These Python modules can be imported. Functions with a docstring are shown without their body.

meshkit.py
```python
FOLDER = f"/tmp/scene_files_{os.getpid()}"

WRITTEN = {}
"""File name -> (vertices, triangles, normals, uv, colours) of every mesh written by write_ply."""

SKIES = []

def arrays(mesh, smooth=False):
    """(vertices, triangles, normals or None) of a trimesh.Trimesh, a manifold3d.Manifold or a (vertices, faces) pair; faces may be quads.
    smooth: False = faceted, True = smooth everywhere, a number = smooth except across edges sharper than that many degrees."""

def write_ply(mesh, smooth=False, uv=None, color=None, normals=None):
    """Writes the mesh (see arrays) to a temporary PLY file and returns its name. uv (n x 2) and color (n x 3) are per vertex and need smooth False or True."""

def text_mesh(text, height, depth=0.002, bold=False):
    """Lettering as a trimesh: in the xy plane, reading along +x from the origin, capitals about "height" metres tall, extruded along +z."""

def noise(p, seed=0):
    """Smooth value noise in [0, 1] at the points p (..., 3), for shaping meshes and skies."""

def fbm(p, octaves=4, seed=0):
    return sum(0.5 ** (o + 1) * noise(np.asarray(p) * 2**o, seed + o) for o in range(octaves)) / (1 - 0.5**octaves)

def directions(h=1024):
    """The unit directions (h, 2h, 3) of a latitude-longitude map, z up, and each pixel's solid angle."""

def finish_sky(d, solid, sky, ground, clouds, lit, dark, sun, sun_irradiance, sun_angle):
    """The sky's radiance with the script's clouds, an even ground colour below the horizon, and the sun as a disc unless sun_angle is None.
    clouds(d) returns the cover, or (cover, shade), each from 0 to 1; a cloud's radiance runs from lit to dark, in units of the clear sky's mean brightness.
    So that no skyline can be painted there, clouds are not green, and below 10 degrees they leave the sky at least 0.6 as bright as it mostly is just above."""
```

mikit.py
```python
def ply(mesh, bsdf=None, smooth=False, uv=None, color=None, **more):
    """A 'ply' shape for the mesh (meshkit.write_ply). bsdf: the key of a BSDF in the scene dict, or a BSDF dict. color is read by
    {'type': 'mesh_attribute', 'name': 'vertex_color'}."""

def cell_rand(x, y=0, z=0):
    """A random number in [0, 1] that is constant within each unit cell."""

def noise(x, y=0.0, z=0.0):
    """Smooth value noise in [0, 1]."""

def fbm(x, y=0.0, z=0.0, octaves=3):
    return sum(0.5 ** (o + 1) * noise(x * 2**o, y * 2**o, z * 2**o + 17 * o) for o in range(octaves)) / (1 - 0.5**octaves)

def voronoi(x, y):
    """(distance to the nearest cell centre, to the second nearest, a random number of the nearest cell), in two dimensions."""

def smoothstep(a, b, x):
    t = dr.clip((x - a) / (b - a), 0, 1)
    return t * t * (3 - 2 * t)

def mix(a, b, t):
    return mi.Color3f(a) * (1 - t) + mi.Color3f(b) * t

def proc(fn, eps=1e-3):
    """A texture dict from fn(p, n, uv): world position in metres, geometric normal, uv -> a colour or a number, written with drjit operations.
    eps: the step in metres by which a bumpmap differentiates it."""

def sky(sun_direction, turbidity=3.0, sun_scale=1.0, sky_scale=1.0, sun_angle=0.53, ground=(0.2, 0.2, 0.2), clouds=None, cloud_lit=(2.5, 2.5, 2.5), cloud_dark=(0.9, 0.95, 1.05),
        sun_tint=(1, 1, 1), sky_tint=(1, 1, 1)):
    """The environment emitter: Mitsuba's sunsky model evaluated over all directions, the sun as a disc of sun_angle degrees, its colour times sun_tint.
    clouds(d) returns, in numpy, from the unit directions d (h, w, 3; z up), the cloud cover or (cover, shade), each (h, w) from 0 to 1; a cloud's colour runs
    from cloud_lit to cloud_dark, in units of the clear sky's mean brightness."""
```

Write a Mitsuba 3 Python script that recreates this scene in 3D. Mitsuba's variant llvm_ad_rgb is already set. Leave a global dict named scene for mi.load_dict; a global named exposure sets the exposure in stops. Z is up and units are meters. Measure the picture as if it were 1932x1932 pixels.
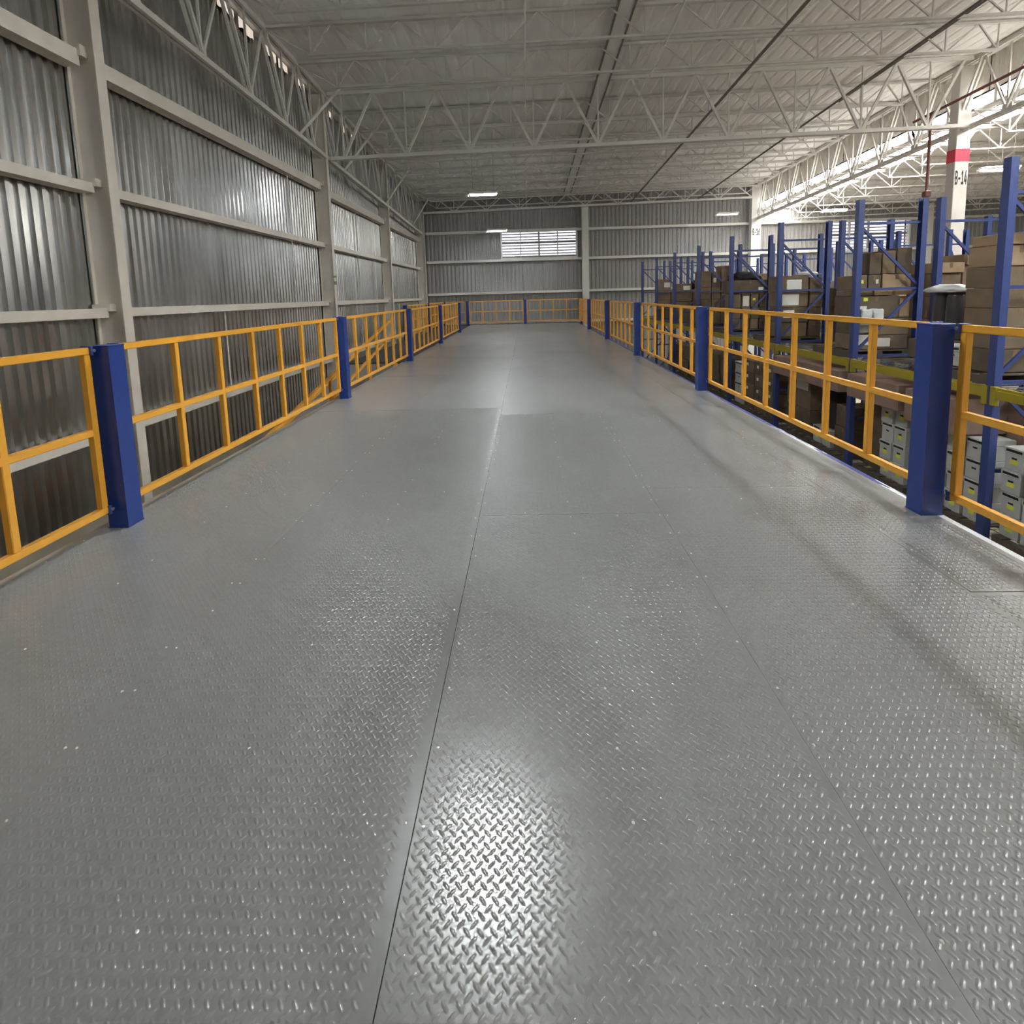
import math, random
import numpy as np
import trimesh
import drjit as dr
import mitsuba as mi
import mikit, meshkit

T = mi.ScalarTransform4f
scene, labels = {}, {}
rng = random.Random(7)

# ------------------------------------------------------------------ camera
EYE = 1.45
FX, CX, CY = 967.0, 966.0, 667.0
CAM_D = [-0.024986, -0.113998, -0.993167]      # image down in the world
CAM_F = [-0.028204 * 0 - 0.029735, 0.993122, -0.113245]   # image forward in the world
CAM_R = [0.999245, 0.026702, -0.028204]
# rows above are written camera <- world; forward and up in world axes:
R_ = np.array([CAM_R, CAM_D, CAM_F])
fwd, down = R_[2], R_[1]
scene['camera'] = {
    'type': 'perspective', 'fov_axis': 'x', 'fov': 2 * math.degrees(math.atan(966.0 / FX)),
    'principal_point_offset_x': 0.0, 'principal_point_offset_y': (966.0 - CY) / 1932.0,
    'near_clip': 0.05, 'far_clip': 200.0,
    'to_world': T().look_at(origin=[0, 0, EYE], target=[float(fwd[0]), float(fwd[1]), EYE + float(fwd[2])], up=[float(-down[0]), float(-down[1]), float(-down[2])]),
}
exposure = 1.33
LAMP = (47.5, 50.5, 52.0)          # high-bay lamps
DAY = (5.5, 5.3, 5.0)              # daylight behind the translucent clerestory panes
SKYL = (10.0, 9.6, 9.0)          # daylight in the skylight strip of the lower roof
WIN = (0.38, 0.38, 0.42)              # daylight behind the louvred windows


# ------------------------------------------------------------------ materials
def rgb(*c):
    return {'type': 'rgb', 'value': list(c)}


def pr(key, col, rough=0.5, metal=0.0, spec=0.5, **kw):
    base = col if isinstance(col, dict) else rgb(*col)
    scene[key] = {'type': 'twosided', 'bsdf': {'type': 'principled', 'base_color': base, 'roughness': rough, 'metallic': metal, 'specular': spec, **kw}}


def f_plate(p, n, uv):
    a = mikit.fbm(p.x * 1.3, p.y * 1.1, 0.0, octaves=3)
    b = mikit.noise(p.x * 60, p.y * 60)
    return mi.Color3f(0.27, 0.274, 0.266) * (0.90 + 0.16 * a + 0.06 * b)


def f_galv(p, n, uv):
    a = mikit.noise(p.y * 7.0, p.z * 0.5, 3.0)
    b = mikit.noise(p.y * 40.0, p.z * 6.0, 9.0)
    return mi.Color3f(0.47, 0.475, 0.465) * (0.82 + 0.22 * a + 0.10 * b)


def f_rough_galv(p, n, uv):
    return 0.20 + 0.13 * mikit.noise(p.y * 3.0, p.z * 0.9, 1.0)


def f_concrete(p, n, uv):
    a = mikit.fbm(p.x * 1.5 + p.y * 1.5, p.y * 2.0, p.z * 2.0, octaves=4)
    return mikit.mix((0.26, 0.22, 0.165), (0.44, 0.39, 0.31), a)


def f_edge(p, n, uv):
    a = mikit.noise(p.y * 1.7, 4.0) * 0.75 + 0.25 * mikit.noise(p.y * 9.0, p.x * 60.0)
    t = mikit.smoothstep(0.40, 0.46, a) * mikit.smoothstep(6.2, 4.3, p.y)  # lamp light on the top flange, painted as whitish segments
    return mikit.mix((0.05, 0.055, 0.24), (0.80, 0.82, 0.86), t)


def f_card(base):
    def f(p, n, uv):
        a = mikit.noise(p.x * 9, p.y * 9, p.z * 9)
        return mi.Color3f(*base) * (0.86 + 0.26 * a)
    return f


def f_deck(p, n, uv):
    a = mikit.noise(p.x * 0.8, p.y * 0.35)
    return mi.Color3f(0.78, 0.77, 0.74) * (0.92 + 0.14 * a)


def f_cream(p, n, uv):
    a = mikit.fbm(p.x * 3 + p.y * 3, p.y * 2, p.z * 1.2, octaves=3)
    return mi.Color3f(0.62, 0.575, 0.505) * (0.88 + 0.2 * a)


pr('m_plate', mikit.proc(f_plate), 0.29, 0.36, 0.6)
pr('m_subfloor', (0.045, 0.045, 0.045), 0.7)
pr('m_screw', (0.86, 0.86, 0.84), 0.25, 0.6)
pr('m_galv', mikit.proc(f_galv), mikit.proc(f_rough_galv), 1.0)
pr('m_sheet_grey', (0.27, 0.265, 0.255), 0.55, 0.0, 0.4)
pr('m_backing', (0.03, 0.03, 0.03), 0.8)
pr('m_concrete', mikit.proc(f_concrete), 0.85)
pr('m_deck', mikit.proc(f_deck), 0.6)
pr('m_fascia', (0.72, 0.69, 0.65), 0.6)
pr('m_cream', mikit.proc(f_cream), 0.5)
pr('m_steel_white', (0.66, 0.65, 0.61), 0.5)
pr('m_joist', (0.58, 0.57, 0.54), 0.55)
pr('m_yellow', (0.70, 0.33, 0.032), 0.32, 0.0, 0.5, clearcoat=0.3, clearcoat_gloss=0.8)
pr('m_blue', (0.009, 0.034, 0.185), 0.30, 0.0, 0.5, clearcoat=0.3, clearcoat_gloss=0.8)
pr('m_rackblue', (0.045, 0.070, 0.22), 0.4)
pr('m_beamyellow', (0.36, 0.29, 0.030), 0.45)
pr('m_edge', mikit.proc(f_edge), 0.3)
pr('m_wire', (0.20, 0.20, 0.19), 0.5, 0.4)
pr('m_card', mikit.proc(f_card((0.185, 0.138, 0.088))), 0.8)
pr('m_card_dark', mikit.proc(f_card((0.125, 0.095, 0.065))), 0.8)  # dark cartons; in the third bay also painted shade on carton faces
pr('m_card_tan', mikit.proc(f_card((0.36, 0.255, 0.150))), 0.8)  # tan cartons; in the third bay also painted light on carton faces
pr('m_card_pink', mikit.proc(f_card((0.26, 0.175, 0.135))), 0.8)
pr('m_tape', (0.20, 0.13, 0.07), 0.45)
pr('m_paper', (0.78, 0.77, 0.73), 0.7)
pr('m_boxwhite', (0.50, 0.51, 0.485), 0.7)
pr('m_black', (0.022, 0.022, 0.025), 0.5)
pr('m_darkplastic', (0.045, 0.043, 0.045), 0.35)
pr('m_note', (0.72, 0.74, 0.10), 0.7)
pr('m_film', (0.70, 0.72, 0.71), 0.22)
pr('m_pallet', (0.10, 0.085, 0.065), 0.8)
pr('m_cloth', (0.03, 0.028, 0.034), 0.9)
pr('m_red', (0.75, 0.055, 0.10), 0.45)
pr('m_maroon', (0.16, 0.055, 0.05), 0.45)
pr('m_darkpipe', (0.16, 0.145, 0.13), 0.55)
pr('m_greenband', (0.13, 0.18, 0.08), 0.5)
pr('m_palegreen', (0.50, 0.55, 0.36), 0.5)
pr('m_louver', (0.45, 0.45, 0.47), 0.5)
pr('m_frame', (0.62, 0.61, 0.58), 0.5)
pr('m_housing', (0.75, 0.75, 0.75), 0.4)
pr('m_rampsteel', (0.22, 0.21, 0.20), 0.6)
pr('m_bracket', (0.03, 0.05, 0.20), 0.35)
pr('m_bolt', (0.70, 0.72, 0.76), 0.25, 0.9)
scene['m_lamp'] = {'type': 'diffuse', 'reflectance': rgb(0.8, 0.8, 0.8)}


# ------------------------------------------------------------------ mesh helpers
def _box_faces():
    return trimesh.convex.convex_hull(_cham(np.array([-1., -1, -1]), np.array([1., 1, 1]), 0.1)).faces


def _cham(lo, hi, b):
    v = []
    for i in (0, 1):
        for j in (0, 1):
            for k in (0, 1):
                c = np.array([hi[0] if i else lo[0], hi[1] if j else lo[1], hi[2] if k else lo[2]], float)
                s = np.array([-1 if i else 1, -1 if j else 1, -1 if k else 1]) * b
                for a in range(3):
                    q = c.copy()
                    for m in range(3):
                        if m != a:
                            q[m] += s[m]
                    v.append(q)
    return np.array(v)


_CV = _cham(np.array([-1., -1, -1]), np.array([1., 1, 1]), 0.1)
from scipy.spatial import ConvexHull
_h = ConvexHull(_CV)
_CF = _h.simplices.copy()
for _i, _s in enumerate(_CF):
    _n = np.cross(_CV[_s[1]] - _CV[_s[0]], _CV[_s[2]] - _CV[_s[0]])
    if np.dot(_n, _CV[_s].mean(0)) < 0:
        _CF[_i] = _s[::-1]
_BV = np.array([[x, y, z] for x in (-1, 1) for y in (-1, 1) for z in (-1, 1)], float)
_BF = np.array([[0, 1, 3], [0, 3, 2], [4, 6, 7], [4, 7, 5], [0, 4, 5], [0, 5, 1], [2, 3, 7], [2, 7, 6], [0, 2, 6], [0, 6, 4], [1, 5, 7], [1, 7, 3]])


def box(x0, x1, y0, y1, z0, z1, b=0.0):
    lo, hi = np.array([min(x0, x1), min(y0, y1), min(z0, z1)]), np.array([max(x0, x1), max(y0, y1), max(z0, z1)])
    if b > 0:
        b = min(b, 0.45 * float((hi - lo).min()))
        return _cham(lo, hi, b), _CF
    return (lo + hi) / 2 + _BV * (hi - lo) / 2, _BF


def bar(p0, p1, w, h, up=(0, 0, 1), b=0.0):
    p0, p1 = np.array(p0, float), np.array(p1, float)
    d = p1 - p0
    L = np.linalg.norm(d)
    d = d / L
    u = np.array(up, float)
    if abs(np.dot(u, d)) > 0.95:
        u = np.array([1., 0, 0])
    s = np.cross(d, u); s /= np.linalg.norm(s)
    u = np.cross(s, d)
    v, f = box(-w / 2, w / 2, 0, L, -h / 2, h / 2, b)
    return p0 + v[:, :1] * s + v[:, 1:2] * d + v[:, 2:] * u, f


def tube(p0, p1, r, n=8):
    p0, p1 = np.array(p0, float), np.array(p1, float)
    d = (p1 - p0) / np.linalg.norm(p1 - p0)
    a = np.cross(d, [0, 0, 1.] if abs(d[2]) < 0.9 else [1., 0, 0]); a /= np.linalg.norm(a)
    c = np.cross(d, a)
    t = np.arange(n) * 2 * math.pi / n
    ring = r * (np.cos(t)[:, None] * a + np.sin(t)[:, None] * c)
    v = np.vstack([p0 + ring, p1 + ring, [p0, p1]])
    f = []
    for i in range(n):
        j = (i + 1) % n
        f += [[i, j, j + n], [i, j + n, i + n], [j, i, 2 * n], [i + n, j + n, 2 * n + 1]]
    return v, np.array(f)


def path(pts, r, n=8):
    return cat([tube(a, b, r, n) for a, b in zip(pts[:-1], pts[1:])])


def cat(ms):
    vs, fs, o = [], [], 0
    for v, f in ms:
        vs.append(np.asarray(v)); fs.append(np.asarray(f) + o); o += len(v)
    return np.vstack(vs), np.vstack(fs)


def sheet(u0, u1, z0, z1, pitch=0.141, depth=0.036, axis='y', at=0.0, sign=1.0, tilt=0.0, phase=0.0):
    """One corrugated sheet: trapezoid ribs running up; axis = the horizontal direction it spans."""
    cuts, k = [], math.floor((u0 - phase) / pitch) - 1
    prof = ((0.0, 0.0), (0.30, 0.0), (0.46, 1.0), (0.84, 1.0), (1.0, 0.0))
    us = [u0]
    while k * pitch + phase < u1:
        for a, _ in prof[:-1]:
            u = phase + (k + a) * pitch
            if u0 + 0.004 < u < u1 - 0.004:
                us.append(u)
        k += 1
    us.append(u1)
    us = np.array(us)
    fr = ((us - phase) / pitch) % 1.0
    off = np.interp(fr, [a for a, _ in prof], [d for _, d in prof]) * depth * sign
    off = off + np.linspace(-0.5, 0.5, len(us)) * tilt
    n = len(us)
    v = np.zeros((2 * n, 3))
    if axis == 'y':
        v[:n] = np.stack([at + off, us, np.full(n, z0)], 1); v[n:] = np.stack([at + off, us, np.full(n, z1)], 1)
    else:
        v[:n] = np.stack([us, at + off, np.full(n, z0)], 1); v[n:] = np.stack([us, at + off, np.full(n, z1)], 1)
    i = np.arange(n - 1)
    f = np.vstack([np.stack([i, i + 1, i + n + 1], 1), np.stack([i, i + n + 1, i + n], 1)])
    return v, f


# ------------------------------------------------------------------ entries
_count = {}


def numbered(name):
    k = _count.get(name, 0)
    _count[name] = k + 1
    return name if k == 0 else f'{name}_{k:03d}'


def part(parent, name, mesh, mat, smooth=False, label=None, kind=None, emit=None):
    key = numbered(f'{parent}__{name}')
    scene[key] = mikit.ply(mesh, mat, smooth=smooth)
    if emit:
        scene[key]['emitter'] = {'type': 'area', 'radiance': rgb(*emit)}
    d = {}
    if label: d['label'] = label
    if kind: d['kind'] = kind
    if d: labels[key] = d
    return key


def thing(name, label, cat_, group=None):
    key = numbered(name)
    labels[key] = {'label': label, 'category': cat_}
    if group: labels[key]['group'] = group
    return key


def solid(name, mesh, mat, label, cat_, group=None, smooth=False, kind=None):
    key = thing(name, label, cat_, group)
    scene[key] = mikit.ply(mesh, mat, smooth=smooth)
    if kind: labels[key]['kind'] = kind
    return key


def struct(name, mesh=None, mat=None, smooth=False):
    labels[name] = {'kind': 'structure'}
    if mesh is not None:
        scene[name] = mikit.ply(mesh, mat, smooth=smooth)
    return name


ORD = ['first', 'second', 'third', 'fourth', 'fifth', 'sixth', 'seventh', 'eighth', 'ninth', 'tenth', 'eleventh', 'twelfth', 'thirteenth', 'fourteenth', 'fifteenth', 'sixteenth', 'seventeenth', 'eighteenth', 'nineteenth', 'twentieth', 'twenty-first', 'twenty-second', 'twenty-third', 'twenty-fourth', 'twenty-fifth']

# ------------------------------------------------------------------ the building
XL, XR, XE = -5.50, 11.60, 28.0      # left wall sheet, truss line, far right wall
YB, YF = 26.40, -8.0                 # back wall, wall behind the camera
GROUND = -3.2


def roof(x, y):
    return 7.02 - 0.045 * (y - 10) + 0.015 * (x + 5.15)


STEP = 1.22                          # the right-hand roof lies this much lower

struct('ground_floor', box(XL - 0.3, XE, YF, YB + 0.2, GROUND - 0.2, GROUND), 'm_concrete')


def deck(x0, x1, drop):
    pitch, d = 0.30, 0.010
    xs, zs = [], []
    k = 0
    while x0 + k * pitch < x1:
        for a, h in ((0, 0), (0.18, 0), (0.22, 1), (0.26, 1)):
            x = x0 + k * pitch + a
            if x < x1:
                xs.append(x); zs.append(h * d)
        k += 1
    xs.append(x1); zs.append(0)
    xs, zs = np.array(xs), np.array(zs)
    n = len(xs)
    v = np.vstack([np.stack([xs, np.full(n, y), roof(xs, y) + zs - drop], 1) for y in (YF, YB + 0.1)])
    i = np.arange(n - 1)
    return v, np.vstack([np.stack([i, i + n + 1, i + 1], 1), np.stack([i, i + n, i + n + 1], 1)])


struct('ceiling', deck(XL - 0.1, XR + 0.25, 0.0), 'm_deck')
struct('ceiling_001', deck(XR + 0.25, XE, STEP), 'm_deck')

# left wall: concrete kick wall, dark backing, corrugated sheets, girts, sag rods
struct('wall_left', box(XL - 0.30, XL - 0.05, YF, YB, GROUND, 7.9), 'm_backing')
part('wall_left', 'concrete_base', box(XL - 0.05, XL + 0.06, YF, YB, GROUND, -1.15), 'm_concrete', label='bare concrete base below the metal sheets')
y = 5.67 - 0.99 * 13
while y < YB:
    y1 = min(y + 0.985, YB)
    if y1 > YF:
        t = rng.uniform(-0.012, 0.012)
        part('wall_left', 'sheet', sheet(max(y, YF), y1, -1.15, 7.75, axis='y', at=XL - 0.02, tilt=t, phase=5.67), 'm_galv')
    y += 0.99
ROWS = [-0.60, 6.45, 13.75, 19.75, 26.15]
GIRT = {-0.14: None, 1.37: None, 2.90: None, 4.33: None}
for a, b in zip([YF] + ROWS, ROWS + [YB]):
    if b - a < 0.4: continue
    for z in (-0.14, 1.37, 2.90, 4.33):
        za, zb = z, z
        if z == 4.33 and b <= 13.76: za, zb = 4.41, 4.41
        hh = 0.18 if z == 4.33 else 0.105
        x0, x1 = XL + 0.05, XL + 0.24
        ya, yb = a + 0.11, b - 0.11
        web = bar(((x1 - 0.006), ya, za), ((x1 - 0.006), yb, zb), 0.012, hh)
        top = bar(((x0 + x1) / 2, ya, za + hh / 2), ((x0 + x1) / 2, yb, zb + hh / 2), x1 - x0, 0.012)
        bot = bar(((x0 + x1) / 2, ya, za - hh / 2), ((x0 + x1) / 2, yb, zb - hh / 2), x1 - x0, 0.012)
        clip = box(x0, x1 + 0.04, yb - 0.02, yb + 0.08, zb + 0.02, zb + hh / 2 + 0.06)
        part('wall_left', 'girt', cat([web, top, bot, clip]), 'm_cream')
er = np.random.default_rng(5)
for ya, yb in ((9.75, 10.3), (10.45, 11.0), (11.5, 11.95), (12.05, 12.5), (13.05, 13.42), (15.0, 15.3), (16.15, 16.4), (16.8, 16.95)):
    ys_ = np.linspace(ya, yb, 9)
    lo = roof(XL, ys_) - 0.15 - 0.09 * er.random(9)
    v = np.vstack([np.stack([np.full(9, XL + 0.07), ys_, lo], 1), np.stack([np.full(9, XL + 0.07), ys_, roof(XL, ys_) - 0.02], 1)])
    i = np.arange(8)
    part('wall_left', 'eave_gap', (v, np.vstack([np.stack([i, i + 1, i + 10], 1), np.stack([i, i + 10, i + 9], 1)])), 'm_lamp', emit=(0.24, 0.20, 0.165), label='ragged daylit gap under the eave')
for y in (3.4, 9.0, 11.9, 16.6, 18.45, 21.6, 23.6):
    part('wall_left', 'sag_rod', tube((XL + 0.14, y, -0.1), (XL + 0.14, y, 4.3 if y > 10 else 1.3), 0.012, 6), 'm_steel_white')

# back wall with its two louvred windows
struct('wall_back', box(XL - 0.3, XE, YB + 0.30, YB + 0.5, GROUND, 7.9), 'm_backing')
WINS = [(-1.14, 2.60, 3.32, 4.66), (15.2, 18.94, 3.15, 4.62)]
BACKCOLS = [-5.15, 3.03, 11.45, 19.75]
xs = [XL]
while xs[-1] < XE - 0.01:
    nx = xs[-1] + 1.02
    for w in WINS:
        for e in w[:2]:
            if xs[-1] + 0.02 < e < nx + 0.25: nx = e
    xs.append(min(nx, XE))
for a, b in zip(xs[:-1], xs[1:]):
    t = rng.uniform(-0.008, 0.008)
    hole = next((w for w in WINS if a > w[0] - 0.01 and b < w[1] + 0.01), None)
    spans = [(GROUND, hole[2]), (hole[3], 7.75)] if hole else [(GROUND, 7.75)]
    for z0, z1 in spans:
        part('wall_back', 'sheet', sheet(a + 0.003, b - 0.003, z0, z1, pitch=0.204, depth=0.022, axis='x', at=YB + 0.05, sign=-1, tilt=t, phase=0.02), 'm_sheet_grey')
for a, b in zip(BACKCOLS, BACKCOLS[1:] + [XE]):
    for z in (0.05, 1.58, 3.20, 4.64):
        part('wall_back', 'girt', cat([box(a + 0.17, b - 0.16, YB - 0.16, YB - 0.148, z - 0.06, z + 0.06), box(a + 0.17, b - 0.16, YB - 0.16, YB + 0.02, z + 0.048, z + 0.06), box(a + 0.17, b - 0.16, YB - 0.16, YB + 0.02, z - 0.06, z - 0.048)]), 'm_steel_white')
for wi, (a, b, z0, z1) in enumerate(WINS):
    w = struct(f'window_{wi + 1}')
    part(w, 'frame', cat([box(a - 0.07, a, YB - 0.13, YB + 0.12, z0 - 0.07, z1 + 0.05), box(b, b + 0.07, YB - 0.13, YB + 0.12, z0 - 0.07, z1 + 0.05), box(a, b, YB - 0.13, YB + 0.12, z1, z1 + 0.06), box(a, b, YB - 0.13, YB + 0.12, z0 - 0.07, z0)]), 'm_frame')
    n = 4
    for i in range(n):
        xa, xb = a + (b - a) * i / n, a + (b - a) * (i + 1) / n
        if i:
            wd = 0.035 if i == (2 if wi == 0 else 1) else 0.018
            part(w, 'mullion', box(xa - wd, xa + wd, YB - 0.02, YB + 0.11, z0, z1), 'm_louver' if i != 2 else 'm_wire')
    # daylight pane, then the slats in front of it
    v = np.array([[a, YB + 0.2, z0 - 0.05], [b, YB + 0.2, z0 - 0.05], [b, YB + 0.2, z1 + 0.05], [a, YB + 0.2, z1 + 0.05]])
    part(w, 'pane', (v, np.array([[0, 1, 2], [0, 2, 3]])), 'm_lamp', emit=WIN)
    nz = 10
    for i in range(nz):
        z = z0 + 0.04 + (z1 - z0 - 0.06) * i / (nz - 1)
        dark = i in (0, 5)
        part(w, 'louver_slat', bar((a + 0.01, YB + 0.05, z), (b - 0.01, YB + 0.05, z), 0.10, 0.026 if not dark else 0.075, up=(0, -0.5, 1)), 'm_louver' if not dark else 'm_wire')

# walls that close the hall on the right and behind the camera
struct('wall_right', sheet(YF, YB, GROUND, 7.9, pitch=0.204, depth=0.034, axis='y', at=XE, sign=-1), 'm_sheet_grey')
struct('wall_front', sheet(XL, XE, GROUND, 7.9, pitch=0.204, depth=0.034, axis='x', at=YF, sign=1), 'm_sheet_grey')

# clerestory over the roof step: pale ribbed fascia above, bright translucent panes below
struct('wall_clerestory')
CL = XR + 0.28
yy = YF
while yy < YB:
    y1 = min(yy + 0.98, YB)
    zt = min(roof(CL, yy), roof(CL, y1))
    v, f = sheet(yy, y1, -1, 1, pitch=0.30, depth=0.03, axis='y', at=CL, sign=-1, phase=0.1)
    n = len(v) // 2
    v[:n, 2] = roof(CL, v[:n, 1]) - 0.83
    v[n:, 2] = roof(CL, v[n:, 1]) + 0.02
    part('wall_clerestory', 'fascia_sheet', (v, f), 'm_fascia')
    yy += 1.0
struct('window_3')
JY = [13.75 + 1.45 * k for k in range(-15, 9)]
edges = [y for y in JY if YF < y < YB] + [YB]
edges = [YF] + edges
for a, b in zip(edges[:-1], edges[1:]):
    def zz(y, d): return roof(CL, y) - d
    v = np.array([[CL + 0.17, a + 0.05, zz(a, 1.19)], [CL + 0.17, b - 0.05, zz(b, 1.19)], [CL + 0.01, b - 0.05, zz(b, 0.86)], [CL + 0.01, a + 0.05, zz(a, 0.86)]])
    part('window_3', 'pane', (v, np.array([[0, 2, 1], [0, 3, 2]])), 'm_lamp', emit=DAY)
    if b - a > 0.5:
        sa, sb = a + 0.12, b - 0.12
        v = np.array([[x, y, roof(x, y) - STEP - 0.012] for x, y in ((CL + 0.22, sa), (CL + 1.35, sa), (CL + 1.35, sb), (CL + 0.22, sb))])
        part('window_3', 'skylight_pane', (v, np.array([[0, 2, 1], [0, 3, 2]])), 'm_lamp', emit=SKYL)
    part('window_3', 'mullion', bar((CL - 0.02, b, zz(b, 1.24)), (CL - 0.02, b, zz(b, 0.83)), 0.08, 0.06), 'm_frame')
part('window_3', 'sill', bar((CL - 0.02, YF, roof(CL, YF) - 1.22), (CL - 0.02, YB, roof(CL, YB) - 1.22), 0.14, 0.06), 'm_frame')

# ------------------------------------------------------------------ columns
def h_column(xc, yc, dx, dy, z0, z1, t=0.014):
    """H section, web across x, flanges facing +-x."""
    return cat([box(xc - dx / 2, xc - dx / 2 + t, yc - dy / 2, yc + dy / 2, z0, z1), box(xc + dx / 2 - t, xc + dx / 2, yc - dy / 2, yc + dy / 2, z0, z1), box(xc - dx / 2 + t, xc + dx / 2 - t, yc - 0.03, yc + 0.02, z0, z1)])


for i, y in enumerate(ROWS):
    lab = ['cream steel wall column beside the camera, outside the picture', 'tall cream steel column behind the nearest left blue guard post', 'cream steel column with a green band behind the second left guard post', 'third cream steel column along the corrugated left wall', 'cream corner column where the left wall meets the back wall'][i]
    c = thing('wall_column', lab, 'column', None)
    x1 = -5.10 if i < 4 else -5.02
    part(c, 'shaft', h_column((x1 + XL) / 2 + 0.02, y, x1 - XL - 0.04, 0.15, GROUND, roof(-5.3, y) - 0.12), 'm_cream')
    part(c, 'base_plate', box(XL + 0.08, x1 + 0.08, y - 0.16, y + 0.16, GROUND, GROUND + 0.025), 'm_cream')
    if i == 2:
        part(c, 'dark_band', box(x1 - 0.002, x1 + 0.006, y - 0.077, y + 0.077, 1.86, 1.95), 'm_greenband', label='dark green stripe of the band')
        part(c, 'dark_band', box(x1 - 0.002, x1 + 0.006, y - 0.077, y + 0.077, 2.05, 2.10), 'm_greenband', label='dark green stripe of the band')
        part(c, 'pale_band', box(x1 - 0.002, x1 + 0.005, y - 0.077, y + 0.077, 1.95, 2.05), 'm_palegreen', label='pale green stripe of the band')
# lettered column on the right
c = thing('lettered_column', 'white column with a red band and the letters B-14', 'column')
CXa, CXb, CYa, CYb = 11.34, 11.70, 14.24, 14.52
part(c, 'shaft', box(CXa, CXb, CYa, CYb, GROUND, roof(11.5, 14.3) - 0.10, 0.012), 'm_steel_white')
part(c, 'red_band', box(CXa - 0.004, CXb + 0.004, CYa - 0.004, CYb + 0.004, 4.60, 4.92), 'm_red')
m = meshkit.text_mesh('B-14', 0.20, 0.004, bold=True)
v = np.array(m.vertices)
w_ = v[:, 0].max() - v[:, 0].min()
sc_ = 0.30 / w_
v2 = np.stack([CXa + 0.03 + (v[:, 0] - v[:, 0].min()) * sc_, CYa - 0.001 - v[:, 2], 4.02 + v[:, 1] * 1.7], 1)
part(c, 'letters', (v2, np.array(m.faces)), 'm_black', label='black letters B-14')
c = thing('lettered_column', 'white column at the far right end of the truss line with dark letters', 'column')
part(c, 'shaft', box(11.14, 11.62, 26.0, 26.3, GROUND, roof(11.4, 26) - 0.10, 0.012), 'm_steel_white')
m = meshkit.text_mesh('B-16', 0.20, 0.004, bold=True)
v = np.array(m.vertices)
sc_ = 0.36 / (v[:, 0].max() - v[:, 0].min())
v2 = np.stack([11.20 + (v[:, 0] - v[:, 0].min()) * sc_, 25.999 - v[:, 2], 4.05 + v[:, 1] * 1.5], 1)
part(c, 'letters', (v2, np.array(m.faces)), 'm_black', label='small dark letters')
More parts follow.
